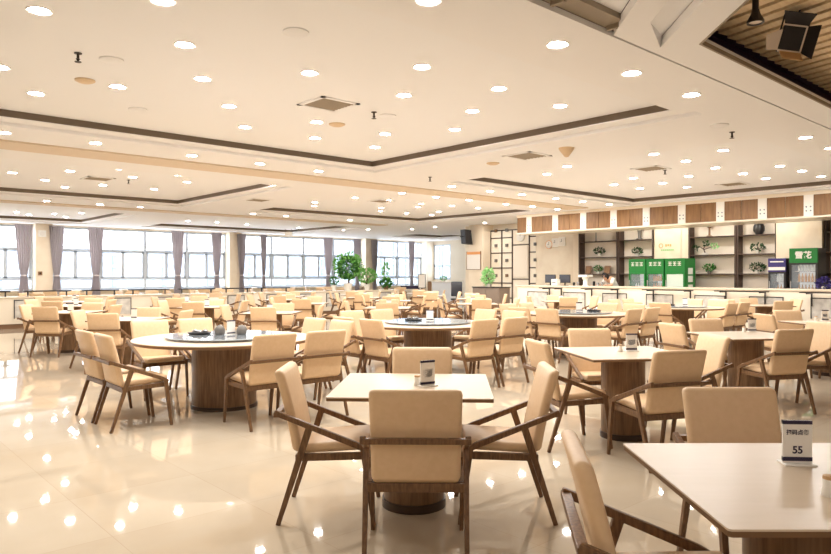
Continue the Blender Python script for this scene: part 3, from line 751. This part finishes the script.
# items on shelves
def shelf_plant(px, lev, label, m='leaf_dark', size=.18, n=130, sd=1, pot='pot_white'):
    y = on_x(px, SX+.12); plant((SX+.13,y,lev),label,(.06,.10),pot,(n,(.10,size*.8,size*.42),.17,.065,sd),m,group='plants on the wall shelves')
shelf_plant(599,2.02,'leafy plant in white pot on the upper shelf of the leftmost bay',sd=11,size=.22)
shelf_plant(598,1.44,'green plant in white bowl between two brown frames',sd=12,m='leaf')
shelf_plant(637,1.98,'dark bushy plant above the left green fridge',sd=13,size=.2)
shelf_plant(709,1.44,'round green plant right of the green fridges',sd=15,size=.2,m='leaf',pot='pot_grey')
shelf_plant(757.5,1.98,'trailing dark plant under the black vase',sd=16,size=.22)
shelf_plant(757,1.44,'trailing green plant beside the blue fridge',sd=17,size=.24,m='leaf_dark')
y = on_x(705,SX+.12); r = empty('bonsai_branch',(SX+.13,y,1.98),0,'sparse branching bonsai with white blossoms on the middle shelf','plant')
MB().lathe([(0,0),(.07,0),(.08,.06),(0,.06)],16).build('pot','pot_white',r,True)
MB().tube([(0,0,.05),(0,.05,.18),(0,-.04,.3)],[.02,.015,.008],6).tube([(0,.02,.14),(0,.16,.24),(0,.28,.2)],[.014,.01,.006],6).tube([(0,.03,.16),(0,-.12,.2),(0,-.27,.25)],[.014,.01,.006],6).build('stem','bark',r,True)
b = foliage(36,(.05,.06,.05),0,.08,5); me = b.build('foliage','leaf_dark',r); me.location = (0,.27,.2); b = foliage(36,(.05,.07,.05),0,.08,6).build('foliage','leaf_pale',r); b.location = (0,-.27,.25); b = foliage(36,(.05,.06,.05),0,.08,7).build('foliage','leaf_dark',r); b.location = (0,-.03,.32)
o = MB().lathe([(0,0),(.08,0),(.14,.10),(.14,.22),(.09,.31),(.10,.33),(.08,.33),(.07,.3),(0,.3)],20).build('vase','pot_grey',None,True); o.location=(SX+.15,on_x(758.5,SX+.12),2.50); tag(o,'round dark grey vase on top shelf of the bay beside the fridges','vase')
o.data.materials[0] = M['fridge_black']
o = MB().lathe([(0,0),(.10,0),(.10,.03),(.05,.05),(.04,.15),(.05,.26),(.12,.34),(.0,.34)],18).build('vase','pot_grey',None,True); o.location=(SX+.15,on_x(639,SX+.12),2.50); tag(o,'grey flared vase on the top shelf above the left green fridge','vase')
o = MB().lathe([(0,0),(.08,0),(.08,.02),(.03,.04),(.025,.24),(.14,.33),(.14,.35),(0,.35)],18).build('vase','pot_brown',None,True); o.location=(SX+.15,on_x(709,SX+.12),2.50); tag(o,'brown stemmed bowl vase on top shelf of the bonsai bay','vase')
o = MB().lathe([(0,0),(.05,0),(.02,.03),(.012,.36),(0,.36)],12).build('candlestick','pot_grey',None,True); o.location=(SX+.15,on_x(595.5,SX+.12),2.50); tag(o,'thin dark stand on the top shelf of the leftmost bay','ornament')
for px, l in ((588,'left'),(607,'right')):
    o = MB().box(-.015,.015,-.11,.11,0,.26).build('photo_frame','pot_brown'); o.location=(SX+.12,on_x(px,SX+.12),1.44); o.rotation_euler=(0,.18,0)
    MB().box(-.018,-.015,-.085,.085,.03,.23).build('picture','wood_panel',o); tag(o,'brown standing frame %s of the plant in the leftmost shelf bay' % l,'frame')
# fridges
FX = 18.3
def fridge(y0, y1, h, label, hm, bm_, content, header=.32, side_m=None, glyphs=3, hy=None):
    w = y1-y0; r = empty('display_fridge', (FX, (y0+y1)/2, 0), 0, label, 'fridge')
    D = .58; t_ = .05
    b = MB(); b.box(0,D,-w/2,-w/2+t_,0,h); b.box(0,D,w/2-t_,w/2,0,h); b.box(D-.04,D,-w/2+t_,w/2-t_,0,h); b.box(0,D,-w/2+t_,w/2-t_,0,.3); b.box(0,D,-w/2+t_,w/2-t_,h-.12,h)
    b.build('cabinet', side_m or bm_, r, bevel=.004)
    MB().box(D-.06,D-.041,-w/2+t_,w/2-t_,.3,h-header).build('liner','fridge_inside',r)
    hd = MB().box(-.05,.02,-w/2,w/2,h-header,h).build('header_sign',hm,r,bevel=.006)
    for z in (.62,.94,1.22,1.48):
        if z < h-header-.12:
            MB().box(.05,D-.06,-w/2+t_,w/2-t_,z,z+.012).build('rack','metal_steel',r)
    dr = MB(); f = .045; z0, z1 = .3, h-header
    dr.box(-.045,-.005,-w/2+.005,-w/2+.005+f,z0,z1); dr.box(-.045,-.005,w/2-.005-f,w/2-.005,z0,z1); dr.box(-.045,-.005,-w/2+f,w/2-f,z0,z0+f); dr.box(-.045,-.005,-w/2+f,w/2-f,z1-f,z1)
    dd = dr.build('door', bm_, r); MB().box(-.028,-.022,-w/2+f,w/2-f,z0+f,z1-f).build('glass','pane_glass',dd)
    MB().box(-.07,-.045,w/2-.05,w/2-.03,.9,1.25).build('handle','metal_steel',dd)
    return r, hd, w
def bottles(r, w, m, levels, nm='bottle', label=''):
    wp = r.location
    for z in levels:
        n = int((w-.14)/.075)
        for k in range(n):
            o = MB().lathe([(0,0),(.03,0),(.03,.12),(.012,.17),(.012,.21),(0,.21)],10).build(nm,m,None,True) if (m not in BP) else copy_tree(BP[m])
            BP.setdefault(m, o)
            o.location = (wp.x+.12, wp.y-w/2+.09+k*.075, z+.013); tag(o, label, 'bottle', label)
BP = {}
def glyphs(hd, w, h, n, size, hdr):
    rr = random.Random(n*7+int(w*100))
    for k in range(n):
        b = MB(); cy = (k-(n-1)/2)*-size*1.25
        for q in range(3): b.box(-.054,-.05,cy-size*.45,cy+size*.45,h-hdr/2-size*.5+q*size*.42,h-hdr/2-size*.5+q*size*.42+size*.16)
        b.box(-.054,-.05,cy-size*.08,cy+size*.08,h-hdr/2-size*.5,h-hdr/2+size*.5)
        b.build('lettering','white_plastic',hd)
r, hd, w = fridge(10.25,10.79,1.87,'left of the three green drinks fridges','fridge_green','fridge_green',None,.4); glyphs(hd,w,1.87,3,.11,.3); bottles(r,w,'bottle_white',(.94,),'bottle','pale bottle on the rack inside the left green fridge')
r, hd, w = fridge(9.68,10.22,1.87,'middle green drinks fridge stocked with orange drinks','fridge_green','fridge_green',None,.4); glyphs(hd,w,1.87,3,.11,.3); bottles(r,w,'bottle_amber',(.94,1.22),'bottle','orange bottle on a rack inside the middle green fridge')
r, hd, w = fridge(9.06,9.65,1.87,'right green drinks fridge with pale door and green side','fridge_green','fridge_green',None,.4); glyphs(hd,w,1.87,3,.11,.3)
MB().box(-.034,-.029,-w/2+.05,w/2-.05,.35,1.42).build('door_panel','pale_panel',r)
for z in (.95,1.2,1.42): MB().box(.15,.42,-w/2-.004,-w/2,z,z+.18).build('side_lettering','white_plastic',r)
r, hd, w = fridge(6.44,6.86,1.82,'small fridge with purple and white header, black door','fridge_blue','fridge_black',None,.34); 
MB().box(-.056,-.05,-w/2+.01,w/2-.01,1.52,1.60).build('stripe','white_plastic',hd); MB().box(-.056,-.05,-w/2+.05,w/2-.05,1.72,1.75).build('lettering','white_plastic',hd)
bottles(r,w,'bottle_amber',(.94,),'bottle','amber bottle inside the purple headed fridge'); bottles(r,w,'bottle_white',(1.22,),'bottle','white bottle inside the purple headed fridge')
r, hd, w = fridge(5.72,6.36,2.06,'tallest black fridge with green header on the right','fridge_green','fridge_black',None,.36)
text_mesh('雪花', .19, 'lettering', 'white_plastic', hd, (-.054,0,1.88), (PI/2,0,-PI/2), .006, .002)
bottles(r,w,'bottle_amber',(.94,1.22),'bottle','amber bottle inside the tallest black fridge'); bottles(r,w,'bottle_white',(1.48,),'bottle','white bottle inside the tallest black fridge')
# wall logo
r = empty('wall_logo',(SX+.06,10.08,2.28),0,'small orange ring logo with green lettering on the marble panel above the fridges','sign')
b = MB(); n = 28
for k in range(n):
    a0, a1 = 2*PI*k/n, 2*PI*(k+1)/n
    b.hexa([(-.006,.2+.07*math.cos(a0),.07*math.sin(a0)),(-.006,.2+.07*math.cos(a1),.07*math.sin(a1)),(0,.2+.07*math.cos(a1),.07*math.sin(a1)),(0,.2+.07*math.cos(a0),.07*math.sin(a0)),(-.006,.2+.05*math.cos(a0),.05*math.sin(a0)),(-.006,.2+.05*math.cos(a1),.05*math.sin(a1)),(0,.2+.05*math.cos(a1),.05*math.sin(a1)),(0,.2+.05*math.cos(a0),.05*math.sin(a0))])
b.build('ring','orange',r)
b = MB(); [b.box(-.006,0,.06-k*.07-.05,.06-k*.07,-.03+.01*(k%2),.04) for k in range(3)]; b.build('lettering','orange',r)
b = MB(); [b.box(-.006,0,.2-k*.06-.045,.2-k*.06,-.15,-.115) for k in range(7)]; b.build('small_lettering','green_ink',r)
# clocks
for px, py, rd, l in ((549.5,244.7,1,'round white wall clock, leftmost of the three'),(555.6,242.7,0,'square white wall clock in the middle of the three'),(562.3,241.7,0,'square white wall clock, rightmost of the three')):
    y = on_x(px, SX+.2); d = Vector((SX+.2,y,0)).dot(FW); z = H+(275-py)*d/FPX
    if rd: o = MB().lathe([(0,-.04),(.13,-.04),(.15,-.03),(.15,0)],24,axis='x').build('wall_clock','white_plastic',None,True); MB().lathe([(.13,-.042),(.15,-.042),(.15,-.03)],24,axis='x').build('rim','orange',o)
    else: o = MB().box(-.04,0,-.14,.14,-.15,.15).build('wall_clock','white_plastic',None,bevel=.01); MB().box(-.043,-.04,-.11,.11,-.12,.12).build('face','card_white',o)
    MB().box(-.05,-.044,-.005,.005,0,.09).box(-.05,-.044,-.0,.06,-.005,.005).build('hands','black_plastic',o)
    o.location = (SX+.2,y,z); tag(o,l,'clock')
# grid screen wall with square ornaments (entrance side)
GX = 19.38
gy1, gy0 = on_x(490.8,GX), 15.1
r = empty('grid_screen',(GX,(gy0+gy1)/2,0),0,'cream panel wall in dark grid frames with small square ornaments','panel wall')
h = (gy1-gy0)/2; MB().box(0,.12,-h,h,0,3.08).build('back_board','counter_white',r)
ycols = [on_x(p_,GX) for p_ in (490.8,502,512.5,529.5,542)]; zr = [.55,1.1,1.66,2.22,2.78]
f = MB()
for y in ycols: f.box(-.02,0,y-r.location.y-.025,y-r.location.y+.025,0,3.08)
for z in zr+[3.06]:
    for a,c_ in ((0,1),(1,2),(3,4)): f.box(-.02,0,ycols[c_]-r.location.y,ycols[a]-r.location.y,z-.02,z+.02)
f.box(-.02,0,-h,h,3.04,3.08); f.box(-.02,0,ycols[3]-r.location.y,ycols[2]-r.location.y,2.48,2.52); f.box(-.02,0,ycols[3]-r.location.y,ycols[2]-r.location.y,1.23,1.27); f.build('grid_frame','shelf_dark',r)
for a,c_ in ((0,1),(1,2),(3,4)):
    for z in zr+[0.0]:
        ym = (ycols[a]+ycols[c_])/2-r.location.y; zz = z+.28
        MB().box(-.05,0,ym-.055,ym+.055,zz-.055,zz+.055).build('ornament','pot_grey' if (a+int(z*10))%3 else 'pot_brown',r)
MB().box(-.03,0,ycols[3]-r.location.y+.06,ycols[2]-r.location.y-.06,1.32,2.45).build('fabric_panel','shelf_back',r)
y = on_x(521,GX); o = MB().lathe([(0,-.05),(.17,-.05),(.19,-.03),(.19,0)],28,axis='x').build('wall_clock','white_plastic',None,True); o.location=(GX-.0,y,2.8); MB().box(-.06,-.052,-.006,.006,0,.12).build('hands','black_plastic',o); tag(o,'round white clock high on the grid panel wall','clock')
# column with notice board and speaker
cya, cyb = gy1, on_x(464.5,19.0)
struct(MB().box(18.95,XR,gy1,gy1+.75,0,ZS).build('wall_column','column_stone'))
struct(MB().box(19.3,XR,gy1+.75,18.5,0,ZS).build('wall_column_rear','marble'))
y = on_x(472,18.95); 
r = empty('notice_board',(18.95,on_x(474,18.95),1.62),0,'white framed notice board with tan header on the stone column','notice board'); hw = (on_x(465.5,18.95)-on_x(480,18.95))/2*.92
MB().box(-.025,0,-hw,hw,0,.66).build('board','board_face',r); MB().box(-.035,0,-hw,hw,.56,.66).build('header','orange',r)
f = MB(); f.box(-.035,0,-hw-.02,-hw,-.02,.68); f.box(-.035,0,hw,hw+.02,-.02,.68); f.box(-.035,0,-hw-.02,hw+.02,-.02,0); f.build('frame','pot_brown',r)
r = empty('wall_speaker',(18.95-.25,on_x(467,18.7),2.55),math.radians(75),'dark loudspeaker tilted down high on the stone column','loudspeaker')
b = MB(); b.hexa([(-.17,-.15,0),(.17,-.15,0),(.17,.15,0.04),(-.17,.15,0.04),(-.17,-.08,.55),(.17,-.08,.55),(.17,.2,.57),(-.17,.2,.57)]); b.build('cabinet','black_plastic',r,bevel=.01)
MB().hexa([(-.14,-.158,.03),(.14,-.158,.03),(.14,-.15,.03),(-.14,-.15,.03),(-.14,-.09,.52),(.14,-.09,.52),(.14,-.08,.52),(-.14,-.08,.52)]).build('grille','metal_dark',r)
MB().tube([(0,.1,.3),(0,.3,.3)],.02,8).build('bracket','metal_dark',r)
# brown desk with pale green plant
p = cam2w((491-415.5)/FPX*22.6, 22.6)
r = empty('service_cabinet',(p.x,p.y,0),math.radians(-90),'low grey brown cabinet below the pale green plant','cabinet')
MB().box(-.6,.6,-.25,.25,0,.98).build('body','desk_brown',r); MB().box(-.62,.62,-.27,.27,.98,1.01).build('top','metal_dark',r)
for s_ in (0,1): dd = MB().box(-.57+s_*.58,-.01+s_*.58,-.262,-.25,.06,.94).build('door','desk_brown',r); MB().box(-.05+s_*.08,-.03+s_*.08,-.275,-.262,.5,.62).build('handle','metal_steel',dd)
q = p+RT*-.10; r = plant((q.x,q.y,1.01),'pale green leafy plant in small pot leaning on the stone column',(.10,.10),'pot_white',(300,(.17,.17,.24),.34,.12,21),'leaf_pale')
# monitors and things on counter
def monitor(px, label):
    y = on_x(px, 17.75); r = empty('monitor',(17.62,y,1.075),math.radians(-90),label,'monitor')
    MB().box(-.10,.10,-.06,.06,0,.012).build('foot','black_plastic',r); MB().box(-.02,.02,-.012,.012,.012,.14).build('stand','black_plastic',r)
    MB().box(-.2,.2,-.02,.01,.08,.34).build('casing','black_plastic',r,bevel=.004); MB().box(-.185,.185,-.023,-.02,.095,.325).build('screen','screen_dark',r)
monitor(553,'left computer monitor standing on the serving counter'); monitor(567.5,'right computer monitor standing on the serving counter')
y = on_x(556.5,17.4); o = MB().soft(.18,.22,.2,(0,0,.1),.02).build('receipt_printer','white_plastic',None,True); o.location=(17.36,y,1.075); MB().box(-.093,-.088,-.07,.07,.09,.11).build('paper_slot','black_plastic',o); tag(o,'white receipt printer before the left monitor','printer')
y = on_x(585.5,17.5); r = empty('drink_dispenser',(17.5,y,1.075),0,'tall white dispenser on the counter right of the monitors','dispenser')
MB().lathe([(0,0),(.09,0),(.07,.05),(.07,.18),(.10,.2),(.10,.26),(0,.26)],18).build('body','white_plastic',r,True); MB().box(-.16,.16,-.16,.16,.26,.33).build('lid','white_plastic',r,bevel=.01)
for k,px in enumerate((574,578,594,598,602)):
    o = MB().lathe([(0,0),(.035,0),(.04,.02),(.035,.1+.02*(k%3)),(0,.1+.02*(k%3))],12).build('counter_cup',['black_plastic','metal_steel','black_plastic','metal_steel','metal_steel'][k],None,True); o.location=(17.5,on_x(px,17.5),1.075); tag(o,'%s cup on the serving counter, %s from the left' % (['black','steel','black','steel','steel'][k], ordn[k]),'cup','cups on the serving counter')
o = foliage(200,(.13,.13,.11),.0,.08,31).build('flower_ball','fridge_blue'); o.location=(17.5,on_x(824,17.5),1.2); MB().lathe([(0,-.125),(.05,-.125),(.06,-.06),(0,-.06)],14).build('vase','pot_white',o,True); tag(o,'purple round flower arrangement on the counter at the right edge','flowers')

# ---------------------------------------------------------------- corner near the windows
def at(px, d): return cam2w((px-415.5)/FPX*d, d)
p = at(421.8, 27); r = empty('poster_stand',(p.x,p.y,0),rzc(0),'white poster in dark frame on a floor stand near the corner','poster stand')
MB().box(-.13,.13,-.01,.01,.9,1.42).build('poster','board_face',r); f = MB(); f.box(-.15,-.13,-.02,.02,.88,1.44); f.box(.13,.15,-.02,.02,.88,1.44); f.box(-.15,.15,-.02,.02,1.42,1.44); f.box(-.15,.15,-.02,.02,.88,.9); f.build('frame','metal_dark',r)
MB().box(-.02,.02,-.02,.02,.02,.88).box(-.15,.15,-.15,.15,0,.02).build('foot_pole','metal_dark',r)
p = at(410, 30.6); r = empty('dark_counter',(p.x,p.y,0),rzc(0),'small dark purple topped counter left of the poster stand','counter'); MB().box(-.4,.4,-.25,.25,0,.86).build('body','counter_white',r); MB().box(-.42,.42,-.27,.27,.78,.92).build('top','ink_navy',r)
p = at(447, 30); r = empty('reception_desk',(p.x,p.y,0),rzc(0),'pale blue white reception desk below the corner window','desk'); MB().box(-.65,.65,-.3,.3,0,1.08).build('body','desk_blue',r); MB().box(-.68,.68,-.33,.33,1.08,1.12).build('top','white_plastic',r)
q = p+RT*-.15; plant((q.x,q.y,1.12),'tiny green plant on the pale reception desk',(.06,.09),'pot_white',(90,(.15,.12,.07),.13,.07,41),'leaf_light',stem=False)
p = at(457, 25.2); r = empty('office_chair',(p.x,p.y,0),rzc(180),'grey black office chair in front of the pale reception desk','chair')
MB().soft(.42,.07,.55,(0,-.22,.88),.03).build('backrest','screen_dark',r,True); MB().soft(.46,.44,.07,(0,.02,.5),.03).build('seat','black_plastic',r,True)
MB().lathe([(0,.06),(.03,.06),(.03,.47),(0,.47)],10).build('column','metal_dark',r,True); MB().bar((0,-.24,.45),(0,-.24,.75),.05,.02).build('back_support','metal_dark',r)
for k in range(5): a=2*PI*k/5; MB().bar((0,0,.08),(.27*math.cos(a),.27*math.sin(a),.05),.04,.03,side=(-math.sin(a),math.cos(a),0)).tube([(.27*math.cos(a),.27*math.sin(a),.0),(.27*math.cos(a),.27*math.sin(a),.05)],.022,8).build('caster_leg','metal_dark',r)
p = at(429.5, 29); o = MB().box(-.08,.08,-.2,.2,0,1.12).build('side_board','pot_brown'); o.location=p; o.rotation_euler=(0,0,rzc(0)); tag(o,'narrow brown board standing at the left end of the reception desk','board')
# boxes on first stone pillar
o = MB().box(-.13,.13,-.06,0,-.12,.12).build('wall_box','white_plastic',None,bevel=.01); o.location=(on_y(42,YF-.35),YF-.35,2.93); tag(o,'white square box high on the first stone pillar','wall box')
MB().lathe([(0,-.064),(.08,-.064),(.09,-.06)],16,axis='y').build('cover','card_white',o,True)
o = MB().box(-.07,.07,-.04,0,-.07,.07).build('call_point','wood_panel',None,bevel=.008); o.location=(on_y(40,YF-.35),YF-.35,1.46); tag(o,'small brown switch box on the first stone pillar','switch'); MB().box(-.03,.03,-.045,-.04,-.03,.03).build('button','black_plastic',o)

# ---------------------------------------------------------------- person behind the counter, bending forward
def skin(name, joints, edges, m, parent, root=0, sub=2):
    me = bpy.data.meshes.new(name); me.from_pydata([j[0] for j in joints], edges, []); o = bpy.data.objects.new(name, me); C.objects.link(o)
    md = o.modifiers.new('s','SKIN'); md.use_smooth_shade = True; sv = me.skin_vertices[0].data
    for i, j in enumerate(joints): sv[i].radius = j[1]; sv[i].use_root = (i == root)
    s2 = o.modifiers.new('u','SUBSURF'); s2.levels = sub; s2.render_levels = sub
    dg = bpy.context.evaluated_depsgraph_get(); me2 = bpy.data.meshes.new_from_object(o.evaluated_get(dg)); me2.materials.clear(); me2.materials.append(M[m]); me2.shade_smooth()
    bpy.data.objects.remove(o); o = bpy.data.objects.new(name, me2); C.objects.link(o)
    if parent: o.parent = parent
    return o
# local frame: bends toward +Y, x = side
J = [((0,0,.93),(.11,.09)),((0,.06,1.06),(.13,.10)),((0,.17,1.2),(.15,.10)),((0,.26,1.29),(.13,.09)),((0,.33,1.33),(.055,.055)),((0,.39,1.34),(.075,.085)),((0,.47,1.345),(.07,.08)),
     ((.17,.27,1.27),(.055,.055)),((.22,.36,1.08),(.04,.04)),((.19,.52,1.09),(.03,.03)),((-.17,.27,1.27),(.055,.055)),((-.22,.36,1.08),(.04,.04)),((-.19,.52,1.09),(.03,.03)),
     ((.10,-.02,.86),(.085,.085)),((.11,.03,.48),(.06,.06)),((.11,-.03,.08),(.04,.04)),((.11,.1,.035),(.04,.03)),((-.10,-.02,.86),(.085,.085)),((-.11,.03,.48),(.06,.06)),((-.11,-.03,.08),(.04,.04)),((-.11,.1,.035),(.04,.03))]
E = [(0,1),(1,2),(2,3),(3,4),(4,5),(5,6),(3,7),(7,8),(8,9),(3,10),(10,11),(11,12),(0,13),(13,14),(14,15),(15,16),(0,17),(17,18),(18,19),(19,20)]
for s_ in (1,-1):
    base = 9 if s_ > 0 else 12
    for k,(dx,l) in enumerate(((-.03,.075),(-.01,.085),(.01,.08),(.03,.065))):
        J.append(((s_*(.19)+dx,.60,1.092),(.011,.010))); J.append(((s_*.19+dx*1.15,.60+l*.8,1.085),(.008,.008)))
        E += [(base,len(J)-2),(len(J)-2,len(J)-1)]
    J.append(((s_*.19-s_*.045,.575,1.092),(.010,.010))); E.append((base,len(J)-1))
py = on_x(610, 18.05)
body = skin('person', J, E, 'skin', None); body.location = (18.4,py,0); body.rotation_euler = (0,0,math.radians(70)); tag(body,'person in white shirt with dark hair bending over behind the serving counter','person')
skin('shirt', [((0,.0,.95),(.135,.115)),((0,.07,1.07),(.145,.115)),((0,.17,1.2),(.165,.115)),((0,.26,1.29),(.14,.10)),((.175,.27,1.27),(.068,.068)),((.22,.35,1.12),(.055,.055)),((-.175,.27,1.27),(.068,.068)),((-.22,.35,1.12),(.055,.055))],[(0,1),(1,2),(2,3),(3,4),(4,5),(3,6),(6,7)],'shirt',body)
skin('trousers', [((0,0,.92),(.13,.115)),((.10,-.02,.84),(.098,.098)),((.11,.03,.48),(.075,.075)),((.11,-.03,.1),(.06,.06)),((-.10,-.02,.84),(.098,.098)),((-.11,.03,.48),(.075,.075)),((-.11,-.03,.1),(.06,.06))],[(0,1),(1,2),(2,3),(0,4),(4,5),(5,6)],'trouser',body)
skin('hair', [((0,.38,1.385),(.085,.075)),((0,.45,1.40),(.082,.07)),((0,.35,1.355),(.07,.06))],[(0,1),(0,2)],'hair',body)
MB().lathe([(0,0),(.006,0),(.008,.01),(0,.014)],8,(.03,.545,1.36)).lathe([(0,0),(.006,0),(.008,.01),(0,.014)],8,(-.03,.545,1.36)).build('eyes','hair',body,True)

# ---------------------------------------------------------------- light, camera, view
w = bpy.data.worlds.new('World'); bpy.context.scene.world = w; w.use_nodes = True
bg = w.node_tree.nodes['Background']; bg.inputs[0].default_value = (.86,.93,1,1); bg.inputs[1].default_value = 5.5
cam = bpy.data.cameras.new('camera'); co = bpy.data.objects.new('camera', cam); C.objects.link(co)
co.location = (0,0,H); co.rotation_euler = (PI/2, 0, YAW-PI/2)
cam.sensor_width = 36; cam.lens = FPX/831*36; cam.shift_y = -2/831; cam.clip_start = .05; cam.clip_end = 300
bpy.context.scene.camera = co
vs = bpy.context.scene.view_settings; vs.view_transform = 'Standard'; vs.look = 'None'; vs.gamma = 1; vs.exposure = .32; vs.use_curve_mapping = False
